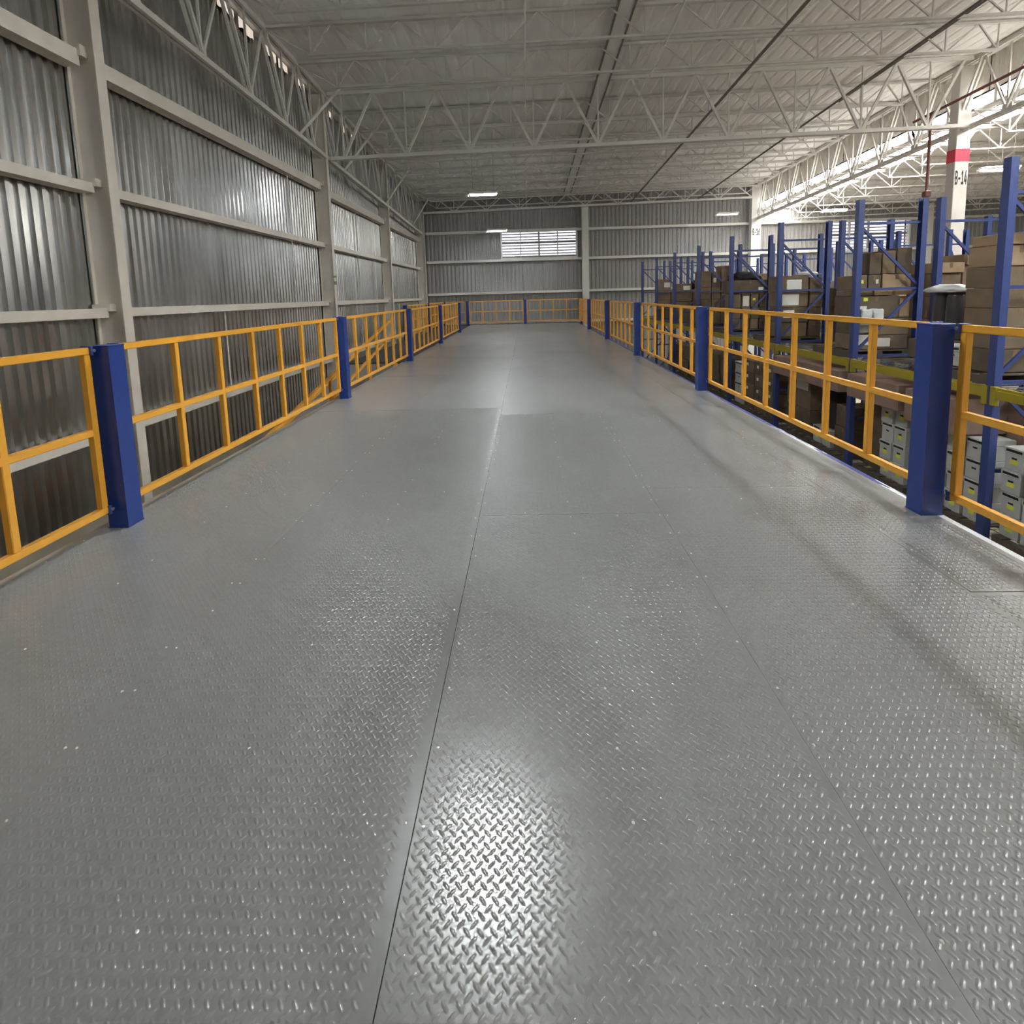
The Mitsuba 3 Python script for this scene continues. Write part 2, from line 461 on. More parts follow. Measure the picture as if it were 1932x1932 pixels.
for x, top, lab in ((3.03, 5.70, 'cream column standing against the back wall beside the louvred window'), (19.75, 5.3, 'pale column on the back wall, right of the far louvred window')):
    c = thing('end_wall_column', lab, 'column')
    part(c, 'shaft', cat([box(x - 0.16, x + 0.16, YB - 0.36, YB - 0.346, GROUND, top), box(x - 0.16, x + 0.16, YB - 0.06, YB - 0.046, GROUND, top), box(x - 0.01, x + 0.01, YB - 0.35, YB - 0.05, GROUND, top)]), 'm_steel_white')
    part(c, 'base_plate', box(x - 0.2, x + 0.2, YB - 0.4, YB - 0.02, GROUND, GROUND + 0.02), 'm_steel_white')

# ------------------------------------------------------------------ trusses and joists
def jack_truss(x, y0, y1, lab, node0, dz=1.68, dz_top=0.06):
    t = thing('roof_truss', lab, 'truss')
    top = lambda y: roof(x, y) - dz_top
    bot = lambda y: roof(x, y) - dz
    for s in (-1, 1):
        part(t, 'top_chord', bar((x + s * 0.045, y0, top(y0)), (x + s * 0.045, y1, top(y1)), 0.06, 0.10), 'm_steel_white')
        part(t, 'bottom_chord', bar((x + s * 0.045, y0, bot(y0)), (x + s * 0.045, y1, bot(y1)), 0.06, 0.09), 'm_steel_white')
    y = node0
    while y > y0: y -= 1.45
    while y < y1 - 0.2:
        n0, mid, n1 = y, y + 0.725, y + 1.45
        if n0 > y0 and mid < y1:
            for s in (-1, 1):
                part(t, 'web', bar((x + s * 0.05, n0, top(n0)), (x + s * 0.05, mid, bot(mid)), 0.045, 0.05), 'm_steel_white')
            part(t, 'gusset', box(x - 0.012, x + 0.012, mid - 0.13, mid + 0.13, bot(mid), bot(mid) + 0.17), 'm_steel_white')
        if n1 < y1 and mid > y0:
            part(t, 'web', bar((x, mid, bot(mid)), (x, n1, top(n1)), 0.04, 0.04), 'm_steel_white')
            part(t, 'post', bar((x, mid, bot(mid)), (x, mid + 0.02, top(mid)), 0.035, 0.035, up=(1, 0, 0)), 'm_steel_white')
        y += 1.45
    return t


lt = jack_truss(-5.16, 1.0, 26.2, 'long pale roof truss running along the top of the left wall', 13.75)
jack_truss(11.50, 1.0, 26.2, 'long roof truss above the racks, carrying the letters column line', 13.75)


def cross_truss(y, x0, x1, node0, step, dz, lab, thick=0.06, dz_top=0.05):
    t = thing('cross_truss', lab, 'truss')
    top = lambda x: roof(x, y) - dz_top
    bot = lambda x: roof(x, y) - dz
    for s in (-1, 1):
        part(t, 'top_chord', bar((x0, y + s * 0.04, top(x0)), (x1, y + s * 0.04, top(x1)), 0.055, 0.09), 'm_steel_white')
        part(t, 'bottom_chord', bar((x0, y + s * 0.04, bot(x0)), (x1, y + s * 0.04, bot(x1)), 0.055, 0.09), 'm_steel_white')
    x = node0
    while x > x0 + step * 0.45: x -= step
    k = 0
    while x < x1:
        if x0 + 0.05 < x < x1 - 0.05:
            for dx in (-step / 2, step / 2):
                if x0 <= x + dx <= x1:
                    part(t, 'web', bar((x, y, bot(x)), (x + dx, y, top(x + dx)), thick, thick), 'm_steel_white')
            part(t, 'post', bar((x, y, bot(x)), (x, y, top(x)), thick * 0.6, thick * 0.6), 'm_steel_white')
        x += step
    return t


cross_truss(13.95, -5.05, 11.36, 3.66, 1.675, 1.68, 'deep white roof truss crossing the hall at the B-14 column')
cross_truss(25.95, -5.0, 11.2, 3.03, 1.62, 0.70, 'shallow white truss along the top of the back wall', thick=0.05)


def joist(y, x0, x1, drop, lab, name='roof_joist'):
    t = thing(name, lab, 'joist')
    top = lambda x: roof(x, y) - 0.05 - drop
    bot = lambda x: roof(x, y) - 0.62 - drop
    part(t, 'top_chord', bar((x0, y, top(x0)), (x1, y, top(x1)), 0.09, 0.055), 'm_joist')
    part(t, 'bottom_chord', bar((x0 + 0.9, y, bot(x0 + 0.9)), (x1 - 0.9, y, bot(x1 - 0.9)), 0.07, 0.045), 'm_joist')
    n = int(round((x1 - x0) / 1.4))
    st = (x1 - x0) / n
    for k in range(n):
        xm = x0 + (k + 0.5) * st
        if k == 0: xm = x0 + 0.95
        if k == n - 1: xm = x1 - 0.95
        part(t, 'web', bar((x0 + k * st, y, top(x0 + k * st)), (xm, y, bot(xm)), 0.028, 0.028), 'm_joist')
        part(t, 'web', bar((xm, y, bot(xm)), (x0 + (k + 1) * st, y, top(x0 + (k + 1) * st)), 0.028, 0.028), 'm_joist')
        part(t, 'post', bar((xm, y, bot(xm)), (xm, y, top(xm)), 0.022, 0.022), 'm_joist')


for k in range(-6, 9):
    if k == 0: continue
    y = 13.75 + 1.45 * k
    lab = f'pale open-web roof joist, {ORD[abs(k) - 1]} ' + ('beyond the deep roof truss' if k > 0 else 'on the camera side of the deep roof truss')
    joist(y, -5.16, 11.50, 0.0, lab)
for k in range(-6, 9):
    y = 13.75 + 1.45 * k + 0.3
    joist(y, 11.55, XE - 0.2, STEP, f'white joist under the lower right roof, {ORD[k + 6]} from the camera end', name='lower_roof_joist')
for i, y in enumerate((12.3, 15.2, 19.55, 24.0)):
    solid('knee_brace', bar((-5.12, y - 0.15, roof(-5.16, y) - 1.66), (-4.50, y + 1.05, roof(-4.50, y + 1.05) - 0.16), 0.06, 0.06), 'm_steel_white', f'slanted white knee brace on the left wall truss, {ORD[i]} from the camera', 'brace')

# pipes under the roof
def roofline(x, y, d): return (x, y, roof(x, y) - d)


solid('conduit', path([roofline(0.10, 8.0, 0.72), roofline(0.13, 25.6, 0.72)], 0.013), 'm_steel_white', 'thin pale conduit running straight down the middle of the roof', 'pipe')
solid('conduit', path([roofline(2.86, 8.0, 0.72), roofline(3.20, 25.6, 0.72)], 0.022), 'm_steel_white', 'white conduit under the roof, right of the middle', 'pipe')
solid('sprinkler_pipe', path([roofline(5.12, 8.0, 0.70), roofline(5.20, 25.6, 0.70)], 0.034, 10), 'm_darkpipe', 'dark pipe under the roof, first right of the white conduit', 'pipe')
solid('sprinkler_pipe', path([roofline(8.38, 8.0, 0.70), roofline(8.43, 25.6, 0.70)], 0.030, 10), 'm_darkpipe', 'dark pipe under the roof nearest the lettered column line', 'pipe')
solid('sprinkler_pipe', path([roofline(9.31, 8.0, 0.16), roofline(9.31, 16.0, 0.16)], 0.028, 10), 'm_darkpipe', 'short dark pipe close under the roof deck at upper right', 'pipe')
t = thing('cable_tray', 'pale tray with dark edges running lengthwise under the roof deck', 'cable tray')
for x in (1.92, 2.25):
    part(t, 'side_rail', bar(roofline(x, 8.0, 0.12), roofline(x + 0.05, 25.6, 0.12), 0.035, 0.05), 'm_darkpipe')
part(t, 'bottom', bar(roofline(2.085, 8.0, 0.10), roofline(2.135, 25.6, 0.10), 0.30, 0.012), 'm_deck')
t = thing('fire_pipe', 'maroon fire pipe slanting past the top of the lettered column', 'pipe')
part(t, 'main', path([roofline(11.10, 7.0, 1.05), roofline(11.05, 15.4, 1.05)], 0.035, 10), 'm_maroon')
part(t, 'drop', path([(11.06, 14.78, roof(11.06, 14.78) - 1.05), (11.06, 14.78, 3.95)], 0.035, 10), 'm_maroon')
part(t, 'valve', box(10.98, 11.14, 14.70, 14.86, 3.80, 3.97, 0.02), 'm_maroon')

# ------------------------------------------------------------------ lamps
def lamp(x, y, z, lab, drop=0.0, L=0.86, power=1.0, along_y=False):
    t = thing('high_bay_lamp', lab, 'lamp')

    def tw(m):
        v = np.array(m[0], float)
        if along_y:
            v = np.stack([-v[:, 1], v[:, 0], v[:, 2]], 1)
        return v + [x, y, z], m[1]
    part(t, 'housing', tw(box(-L / 2 - 0.04, L / 2 + 0.04, -0.13, 0.13, 0.04, 0.10, 0.01)), 'm_housing')
    q = [(-0.115, 0.03), (-0.085, -0.012), (0.085, -0.012), (0.115, 0.03)]
    dv = np.array([[sx * L / 2, a, b] for sx in (-1, 1) for a, b in q])
    df = np.array([[i, i + 1, i + 4] for i in range(3)] + [[i + 4, i + 1, i + 5] for i in range(3)] + [[1, 0, 2], [2, 0, 3], [6, 4, 5], [7, 4, 6]])
    part(t, 'diffuser', tw((dv, df)), 'm_lamp', emit=tuple(power * c for c in LAMP))
    part(t, 'sensor', tw(box(-L / 2 - 0.16, -L / 2 - 0.05, -0.05, 0.05, -0.05, 0.03, 0.01)), 'm_housing')
    for s in (-1, 1):
        part(t, 'hanger', tw(tube((s * L * 0.4, 0, 0.09), (s * L * 0.4, 0, roof(x, y) - drop - 0.02 - z), 0.004, 5)), 'm_wire')


lamp(-0.62, 5.35, 5.25, 'lit linear lamp overhead near the camera, just above the picture', power=2.8)
lamp(-1.32, 17.4, 4.76, 'bright linear lamp hanging left of the middle of the roof')
lamp(-1.26, 24.5, 4.44, 'bright linear lamp hanging before the louvred window in the back wall')
lamp(9.25, 24.1, 4.80, 'lit linear lamp hanging near the back wall, left of the far column')
lamp(13.05, 22.4, 4.55, 'lit linear lamp in the lower right bay above the far window', drop=STEP)
lamp(13.0, 14.8, 4.45, 'bright linear lamp behind the tall blue rack upright at right', drop=STEP)
# lamps of the same rows that hang outside the picture
lamp(6.2, 3.3, 5.25, 'lit linear lamp over the rack aisle beside the camera', power=2.6, along_y=True)
lamp(9.25, 2.6, 5.0, 'lit linear lamp over the second rack row beside the camera', power=1.8, along_y=True)
lamp(13.0, 6.5, 4.7, 'lit linear lamp in the lower right bay beside the camera', drop=STEP)
lamp(-1.2, -3.5, 5.4, 'lit linear lamp behind the camera over the walkway', power=0.6)
lamp(6.2, -4.5, 5.4, 'lit linear lamp behind the camera over the rack aisle')
lamp(20.5, 10.0, 4.4, 'lit linear lamp over the far racks in the lower right bay', drop=STEP)
lamp(20.5, 20.0, 4.2, 'lit linear lamp over the far racks by the back wall', drop=STEP)

# ------------------------------------------------------------------ mezzanine floor
FX0, FX1, FY0, FY1 = -2.82, 2.55, -3.2, 26.02
struct('floor', cat([box(FX0 + 0.02, FX1 - 0.02, FY0, FY1, -0.13, -0.007), box(-4.2, FX0 + 0.02, 11.6, FY1, -0.13, -0.002)]), 'm_subfloor')
COLS = [(-2.82, -1.5455), (-1.5445, -0.3465), (-0.3435, 0.8593), (0.8605, 2.0605), (2.0615, 2.55)]
SEAM = {0: 3.66, 1: 3.66, 2: 3.26, 3: 3.68, 4: 5.2}


def lugs(x0, x1, y0, y1, zf):
    """Raised tread lugs, two crossed sets on a 31 mm grid, as one mesh."""
    P = 0.0312
    a = np.arange(6) * math.pi / 3
    base = np.stack([0.0146 * np.cos(a), 0.0054 * np.sin(a)], 1)
    tv = np.array([[-0.0082, 0.0], [0.0082, 0.0]])
    tri = [[0, 1, 7], [1, 2, 7], [2, 6, 7], [2, 3, 6], [3, 4, 6], [4, 5, 6], [5, 7, 6], [5, 0, 7]]
    out_v, out_f, o = [], [], 0
    for ang, ox, oy in ((math.radians(47), 0.0, 0.0), (math.radians(-47), 0.5, 0.5)):
        gx = np.arange(math.ceil(x0 / P), math.floor(x1 / P)) * P + ox * P
        gy = np.arange(math.ceil(y0 / P), math.floor(y1 / P)) * P + oy * P
        gx = gx[(gx > x0 + 0.012) & (gx < x1 - 0.012)]; gy = gy[(gy > y0 + 0.012) & (gy < y1 - 0.012)]
        X, Y = np.meshgrid(gx, gy)
        c, s = math.cos(ang), math.sin(ang)
        loc = np.vstack([np.c_[base, np.zeros(6)], np.c_[tv, np.full(2, 0.0021)]])
        lx = loc[:, 0] * c - loc[:, 1] * s; ly = loc[:, 0] * s + loc[:, 1] * c
        px, py = X.ravel()[:, None] + lx, Y.ravel()[:, None] + ly
        pz = zf(px, py) + loc[:, 2]
        v = np.stack([px, py, pz], -1).reshape(-1, 3)
        f = (np.array(tri)[None] + (np.arange(X.size) * 8)[:, None, None]).reshape(-1, 3) + o
        out_v.append(v); out_f.append(f); o += len(v)
    return np.vstack(out_v), np.vstack(out_f)


SCREW_NEAR = 5.2
for ci, (x0, x1) in enumerate(COLS):
    ys = [SEAM[ci] - 2.87 * 3, SEAM[ci] - 2.87 * 2, SEAM[ci] - 2.87]
    ys += [SEAM[ci] + 2.87 * k for k in range(0, 9)]
    ys = [max(y, FY0) for y in ys if y + 2.87 > FY0 and y < FY1]
    ys.append(FY1)
    for y0, y1 in zip(ys[:-1], ys[1:]):
        if y1 - y0 < 0.05: continue
        tx, ty = rng.uniform(-1, 1) * 0.0010, rng.uniform(-1, 1) * 0.0010
        xm, ym = (x0 + x1) / 2, (y0 + y1) / 2
        zf = lambda px, py, tx=tx, ty=ty, xm=xm, ym=ym: tx * (px - xm) + ty * (py - ym) - 0.0012
        v, f = box(x0, x1, y0 + 0.0012, y1 - 0.0012, -0.0075, 0.0)
        v = v.copy(); top = v[:, 2] > -0.003
        v[top, 2] = zf(v[top, 0], v[top, 1])
        key = part('floor', 'plate', (v, f), 'm_plate')
        if y0 < 6.0 and y1 > 0.5:
            part(key, 'tread_lugs', lugs(x0, x1, max(y0, 0.45), min(y1, 6.6), zf), 'm_plate', smooth=True, kind='stuff')
        # rows of screws: both edges and the middle line
        if y0 < SCREW_NEAR and y1 > 0.3:
            sc = []
            xsn = [x0 + 0.022, xm, x1 - 0.022] if x1 - x0 > 0.8 else [x0 + 0.022]
            pts = [(x, 0.765 + 0.2455 * k) for k in range(0, 36) for x in xsn]
            pts += [(x0 + (x1 - x0) * q / 4, yy) for yy in (y0 + 0.025, y1 - 0.025) for q in (1, 3)]
            for sx, sy in pts:
                if not (y0 + 0.01 < sy < y1 - 0.01 and sy > 0.4): continue
                if rng.random() < 0.20: continue
                sx += rng.uniform(-0.004, 0.004); sy += rng.uniform(-0.008, 0.008)
                a = np.arange(8) * math.pi / 4
                z = float(zf(sx, sy))
                vv = np.vstack([np.c_[sx + 0.0052 * np.cos(a), sy + 0.0052 * np.sin(a), np.full(8, z)], np.c_[sx + 0.0034 * np.cos(a), sy + 0.0034 * np.sin(a), np.full(8, z + 0.0022)], [[sx, sy, z + 0.0025]]])
                ff = []
                for i in range(8):
                    j = (i + 1) % 8
                    ff += [[i, j, j + 8], [i, j + 8, i + 8], [i + 8, j + 8, 16]]
                sc.append((vv, np.array(ff)))
            if sc:
                part(key, 'screws', cat(sc), 'm_screw', smooth=40, kind='stuff')
part('floor', 'edge_beam', cat([box(FX1 - 0.005, FX1 + 0.055, FY0, FY1, -0.020, -0.008), box(FX1 - 0.005, FX1 + 0.007, FY0, FY1, -0.24, -0.02), box(FX1, FX1 + 0.055, FY0, FY1, -0.25, -0.238)]), 'm_edge', label='blue edge channel with lamp light painted whitish on its top flange')
part('floor', 'edge_beam', cat([box(FX0 - 0.06, FX0 + 0.02, FY0, FY1, -0.022, -0.008), box(FX0, FX0 + 0.012, FY0, FY1, -0.24, -0.02)]), 'm_concrete', label='dusty edge strip along the left side')
part('floor', 'end_beam', box(-4.2, FX1, FY1, FY1 + 0.04, -0.22, 0.02), 'm_blue')
for y in (0.0, 8.0, 16.0, 24.0):
    for x in (-2.6, 2.3):
        part('floor', 'support_column', box(x - 0.08, x + 0.08, y - 0.08, y + 0.08, GROUND, -0.13), 'm_blue')

# ------------------------------------------------------------------ guard posts and panels
PH = 1.205


def guard_post(x, y, side, lab, w=0.13, d=0.13):
    """Folded channel post, web toward the walkway; side = +1 when the walkway lies on its +x side."""
    t = thing('guard_post', lab, 'post')
    th = 0.010
    xi = x + side * w / 2
    xo = x - side * w / 2
    m = cat([box(xi, xi - side * th, y - d / 2, y + d / 2, 0, PH - 0.008), box(xi - side * th, xo, y - d / 2, y - d / 2 + th, 0, PH - 0.008), box(xi - side * th, xo, y + d / 2 - th, y + d / 2, 0, PH - 0.008),
             box(xo, xo + side * th, y - d / 2 + th, y + d / 2 - th, 0, PH - 0.008)])
    part(t, 'shaft', m, 'm_blue')
    part(t, 'cap', box(min(xi, xo) - 0.004, max(xi, xo) + 0.004, y - d / 2 - 0.004, y + d / 2 + 0.004, PH - 0.008, PH, 0.003), 'm_blue')
    part(t, 'base_plate', box(min(xi, xo) - 0.003, max(xi, xo) + 0.003, y - d / 2 - 0.003, y + d / 2 + 0.003, 0.0, 0.008), 'm_blue')
    return t


def guard_panel(p0, p1, lab, cols=8, inset=0.0):
    """Square-tube panel between two points in plan, with three rails and uprights."""
    t = thing('guard_railing', lab, 'railing')
    p0, p1 = np.array([*p0, 0.]), np.array([*p1, 0.])
    d = (p1 - p0) / np.linalg.norm(p1 - p0)
    s = 0.044
    Z = lambda z: np.array([0, 0, z])
    for nm, z in (('top_rail', 1.178), ('mid_rail', 0.662), ('bottom_rail', 0.142)):
        if nm == 'mid_rail':
            part(t, nm, bar(p0 + d * s + Z(z), p1 - d * s + Z(z), s * 0.98, s, b=0.004), 'm_yellow')
        else:
            part(t, nm, bar(p0 + Z(z), p1 + Z(z), s, s, b=0.004), 'm_yellow')
    L = np.linalg.norm(p1 - p0)
    for i in range(cols):
        q = p0 + d * (s / 2 + (L - s) * i / (cols - 1))
        part(t, 'upright', bar(q + Z(0.164), q + Z(1.156), s * 0.98, s, up=tuple(d), b=0.004), 'm_yellow')
    n = np.array([-d[1], d[0], 0])
    for q, sg in ((p0, -1), (p1, 1)):
        for z in (1.178, 0.142):
            a = q + d * sg * 0.0
            part(t, 'bracket', bar(a + d * sg * 0.002 + Z(z - 0.03), a + d * sg * 0.002 + Z(z + 0.03), 0.07, 0.02, up=tuple(d), b=0.003), 'm_bracket', label='blue bolt-on bracket')
            part(t, 'bolt', tube(a + d * sg * 0.012 - n * 0.04 + Z(z), a + d * sg * 0.012 + n * 0.04 + Z(z), 0.011, 8), 'm_bolt', label='bright bolt')
    return t


PY = [-1.05, 3.22, 7.43, 11.74, 16.08, 20.70]
nm = ['nearest the camera', 'second', 'third', 'fourth', 'fifth']
for i, y in enumerate(PY):
    if i == 0:
        la = 'blue guard post on the left side behind the picture edge'; ra = 'blue guard post on the right side behind the picture edge'
    else:
        o = 'nearest' if i == 1 else ORD[i - 1]
        la = f'blue steel guard post on the left floor edge, {o} from the camera'
        ra = f'blue steel guard post on the right floor edge, {o} from the camera'
    guard_post(-2.715, y, 1, la)
    guard_post(2.515, y, -1, ra)
guard_post(-2.95, 25.80, 1, 'blue guard post at the left end of the far railing')
guard_post(-0.05, 25.80, 1, 'blue guard post in the middle of the far railing')
guard_post(2.78, 25.80, -1, 'blue corner post at the right end of the far railing', w=0.12)
guard_post(-4.14, 25.80, 1, 'blue corner post of the stair landing by the back wall')
for i in range(5):
    a, b = PY[i] + 0.105, PY[i + 1] - 0.105
    o = ['beside the camera', 'second', 'third', 'fourth', 'fifth'][i]
    ld = f'yellow grid railing panel on the left edge, {"closest to the camera" if i == 0 else o + " from the camera"}'
    rd = f'yellow grid railing panel on the right edge, {"closest to the camera" if i == 0 else o + " from the camera"}'
    guard_panel((-2.755, a), (-2.755, b), ld)
    guard_panel((2.60, a), (2.60, b), rd)
guard_panel((2.60, PY[5] + 0.105), (2.66, 25.68), 'yellow grid railing panel on the right edge running to the far corner post', cols=9)
guard_panel((-2.86, 25.80), (-0.14, 25.80), 'yellow grid railing panel across the far end, left of the middle post', cols=5)
guard_panel((0.04, 25.80), (2.69, 25.80), 'yellow grid railing panel across the far end, right of the middle post', cols=5)
guard_panel((-4.04, 25.80), (-3.04, 25.80), 'narrow yellow railing panel at the far left corner', cols=3)
# stair landing rail on the wall side
for i, y in enumerate((17.5, 21.55)):
    guard_post(-4.14, y, 1, f'blue guard post on the wall side of the landing, {ORD[i]} from the camera')
guard_panel((-4.14, 17.6), (-4.14, 21.45), 'yellow railing panel on the wall side of the landing, near one')
guard_panel((-4.14, 21.65), (-4.14, 25.70), 'yellow railing panel on the wall side of the landing, far one')

# sloping access ramp between the left railing and the wall
t = thing('access_ramp', 'grey sloping ramp with yellow handrails behind the left railing', 'ramp')
RZ = lambda y: -0.02 + (y - 11.6) * 0.19
for x in (-3.0, -4.12):
    if x > -4:
        part(t, 'handrail', bar((x, 5.3, RZ(5.3) + 1.06), (x, 11.5, RZ(11.5) + 1.06), 0.045, 0.045), 'm_yellow')
        part(t, 'mid_rail', bar((x, 5.3, RZ(5.3) + 0.72), (x, 11.5, RZ(11.5) + 0.72), 0.04, 0.04), 'm_yellow')
    part(t, 'stringer', bar((x, 4.6, RZ(4.6) - 0.08), (x, 11.6, RZ(11.6) - 0.08), 0.05, 0.16), 'm_yellow')
    for y in (5.6, 7.6, 9.6, 11.4):
        if x < -4: break
        part(t, 'rail_post', bar((x, y, RZ(y)), (x, y, RZ(y) + 1.04), 0.04, 0.04), 'm_yellow')
part(t, 'deck', bar((-3.56, 4.6, RZ(4.6) - 0.03), (-3.56, 11.6, RZ(11.6) - 0.03), 1.1, 0.03), 'm_rampsteel')
for y in (5.0, 8.0, 11.0):
    for x in (-3.05, -4.07):
        part(t, 'leg', bar((x, y, GROUND), (x, y, RZ(y) - 0.1), 0.08, 0.08), 'm_blue')

# ------------------------------------------------------------------ pallet racks
FR = [3.40 + 2.548 * k for k in range(0, 9)]
RTOP = 2.79
DECK = 0.25
LOW = -1.60


def rack(xf, depth, label, beams_front=True, frames=FR, braces=True):
    t = thing('pallet_rack', label, 'rack')
    xb = xf + depth
    for k, y in enumerate(frames):
        fr = numbered(f'{t}__frame')
        for x, s in ((xf, 1), (xb, -1)):
            # open C upright: web across the aisle side, lips inside
            w, d = 0.10, 0.085
            m = cat([box(x, x + s * 0.006, y - w / 2, y + w / 2, GROUND, RTOP), box(x + s * 0.006, x + s * d, y - w / 2, y - w / 2 + 0.006, GROUND, RTOP), box(x + s * 0.006, x + s * d, y + w / 2 - 0.006, y + w / 2, GROUND, RTOP)])
            part(fr, 'upright', m, 'm_rackblue')
            part(fr, 'foot', box(x - 0.04, x + s * d + 0.04, y - 0.08, y + 0.08, GROUND, GROUND + 0.012), 'm_rackblue')
        if braces:
            za = [2.42, 1.38, 0.30, -0.75, -1.85]
            for z in za[:4]:
                part(fr, 'strut', bar((xf + 0.05, y, z), (xb - 0.05, y, z), 0.028, 0.04), 'm_rackblue')
            for i in range(4):
                a, b = (xf + 0.06, xb - 0.06) if i % 2 == 0 else (xb - 0.06, xf + 0.06)
                part(fr, 'diagonal', bar((a, y + 0.01, za[i] - 0.03), (b, y + 0.01, za[i + 1] + 0.05), 0.028, 0.04), 'm_rackblue')
    for k, (a, b) in enumerate(zip(frames[:-1], frames[1:])):
        for z, hh in ((DECK, 0.13), (LOW, 0.13)):
            for x, s in ((xf - 0.012, 1), (xb + 0.012, -1)):
                if not beams_front and x < xf: continue
                part(t, 'shelf_beam', cat([box(x, x + s * 0.045, a + 0.05, b - 0.05, z - hh, z - 0.028, 0.004), box(x + s * 0.012, x + s * 0.045, a + 0.05, b - 0.05, z - 0.028, z)]), 'm_beamyellow')
                for yy in (a + 0.055, b - 0.055):
                    part(t, 'beam_connector', box(x - s * 0.004, x + s * 0.05, yy - 0.035, yy + 0.035, z - 0.21, z + 0.01, 0.003), 'm_beamyellow')
            # wire deck: a thin mesh of wires
            ws = [box(xf + 0.03, xb - 0.03, y - 0.003, y + 0.003, z + 0.000, z + 0.006) for y in np.arange(a + 0.08, b - 0.05, 0.085)]
            ws += [box(x - 0.004, x + 0.004, a + 0.06, b - 0.06, z - 0.006, z) for x in np.arange(xf + 0.1, xb - 0.05, 0.15)]
            part(t, 'wire_deck', cat(ws), 'm_wire', kind='stuff')
    return t


rack(5.30, 1.07, 'blue pallet rack row nearest the walkway with yellow shelf beams')
rack(6.56, 1.07, 'blue pallet rack row standing back to back behind the nearest row')
rack(9.50, 1.07, 'blue pallet rack row across the second aisle', frames=FR[2:])
rack(10.78, 0.50, 'narrow blue pallet rack row beside the lettered column', frames=[11.05, 13.6, 16.15, 18.7, 21.24])

# ------------------------------------------------------------------ goods
BAYN = ['nearest rack bay', 'second rack bay', 'third rack bay', 'fourth rack bay', 'fifth rack bay', 'sixth rack bay', 'seventh rack bay', 'eighth rack bay']


def carton(x0, y0, y1, z0, z1, mat, lab, depth=0.5, sticker=None, note=None, group=None, cat_='box', rot=0.0):
    t = thing('carton', lab, cat_, group)
    g = 0.004
    part(t, 'body', box(x0, x0 + depth, y0 + g, y1 - g, z0 + 0.001, z1 - 0.002, 0.007), mat)
    ym = (y0 + y1) / 2
    part(t, 'tape', cat([box(x0 - 0.0015, x0 + 0.002, ym - 0.025, ym + 0.025, z1 - 0.09, z1 - 0.012), box(x0 + 0.01, x0 + depth - 0.01, ym - 0.025, ym + 0.025, z1 - 0.004, z1 - 0.001)]), 'm_tape')
    if sticker:
        a, b, c, d = sticker
        part(t, 'label_sheet', box(x0 - 0.003, x0 + 0.002, y0 + (y1 - y0) * a, y0 + (y1 - y0) * b, z0 + (z1 - z0) * c, z0 + (z1 - z0) * d), 'm_paper', label='white paper label')
    if note:
        a, c = note
        yy, zz_ = y0 + (y1 - y0) * a, z0 + (z1 - z0) * c
        part(t, 'note', box(x0 - 0.004, x0 + 0.002, yy - 0.035, yy + 0.035, zz_ - 0.03, zz_ + 0.03), 'm_note', label='yellow sticky note')
    return t


def banker(x0, y0, y1, z0, z1, lab, depth=0.38, note=True):
    t = thing('archive_box', lab, 'box')
    h = z1 - z0
    part(t, 'body', box(x0 + 0.008, x0 + depth - 0.008, y0 + 0.01, y1 - 0.01, z0 + 0.001, z1 - 0.07, 0.004), 'm_boxwhite')
    part(t, 'lid', box(x0, x0 + depth, y0 + 0.003, y1 - 0.003, z1 - 0.075, z1 - 0.002, 0.006), 'm_boxwhite')
    part(t, 'dark_band', box(x0 - 0.002, x0 + 0.003, y0 + 0.03, y1 - 0.03, z1 - 0.05, z1 - 0.022), 'm_black', label='dark printed band on the lid')
    ym = (y0 + y1) / 2
    part(t, 'hand_hole', box(x0 + 0.006, x0 + 0.010, ym - 0.03, ym + 0.03, z0 + h * 0.50, z0 + h * 0.58, 0.001), 'm_black')
    if note:
        part(t, 'note', box(x0 + 0.005, x0 + 0.010, ym - 0.045, ym + 0.045, z0 + h * 0.28, z0 + h * 0.48), 'm_note', label='yellow label')
    return t


def pallet(x0, x1, y0, y1, z, lab):
    t = thing('pallet', lab, 'pallet')
    for i in range(5):
        yy = y0 + (y1 - y0 - 0.12) * i / 4
        part(t, 'deck_board', box(x0, x1, yy, yy + 0.12, z + 0.10, z + 0.12), 'm_pallet')
    for i in range(3):
        xx = x0 + (x1 - x0 - 0.10) * i / 2
        part(t, 'runner', box(xx, xx + 0.10, y0, y1, z, z + 0.10), 'm_pallet')


STK = ['nearest', 'second', 'third', 'fourth', 'fifth']
LEV = ['lowest', 'second', 'third', 'fourth', 'fifth', 'sixth', 'seventh']


def stack(bay, si, x0, y0, y1, zs, mats, stickers=None, notes=None, depth=0.5, level='upper shelf'):
    n = len(zs) - 1
    for i in range(n):
        pos = 'top' if i == n - 1 and n > 1 else LEV[i]
        mat = mats[i % len(mats)]
        col = {'m_card': 'brown', 'm_card_dark': 'dark brown', 'm_card_tan': 'tan', 'm_card_pink': 'pinkish brown'}[mat]
        dj = rng.uniform(-0.03, 0.03)
        carton(x0 + dj, y0 + rng.uniform(0, 0.02), y1 - rng.uniform(0, 0.02), zs[i], zs[i + 1], mat, f'{col} carton, {pos} of the {STK[si]} stack, {level} of the {BAYN[bay]}', depth=depth + rng.uniform(-0.05, 0.05),
               sticker=(stickers or {}).get(i), note=(notes or {}).get(i))


C, D, N, K = 'm_card', 'm_card_dark', 'm_card_tan', 'm_card_pink'
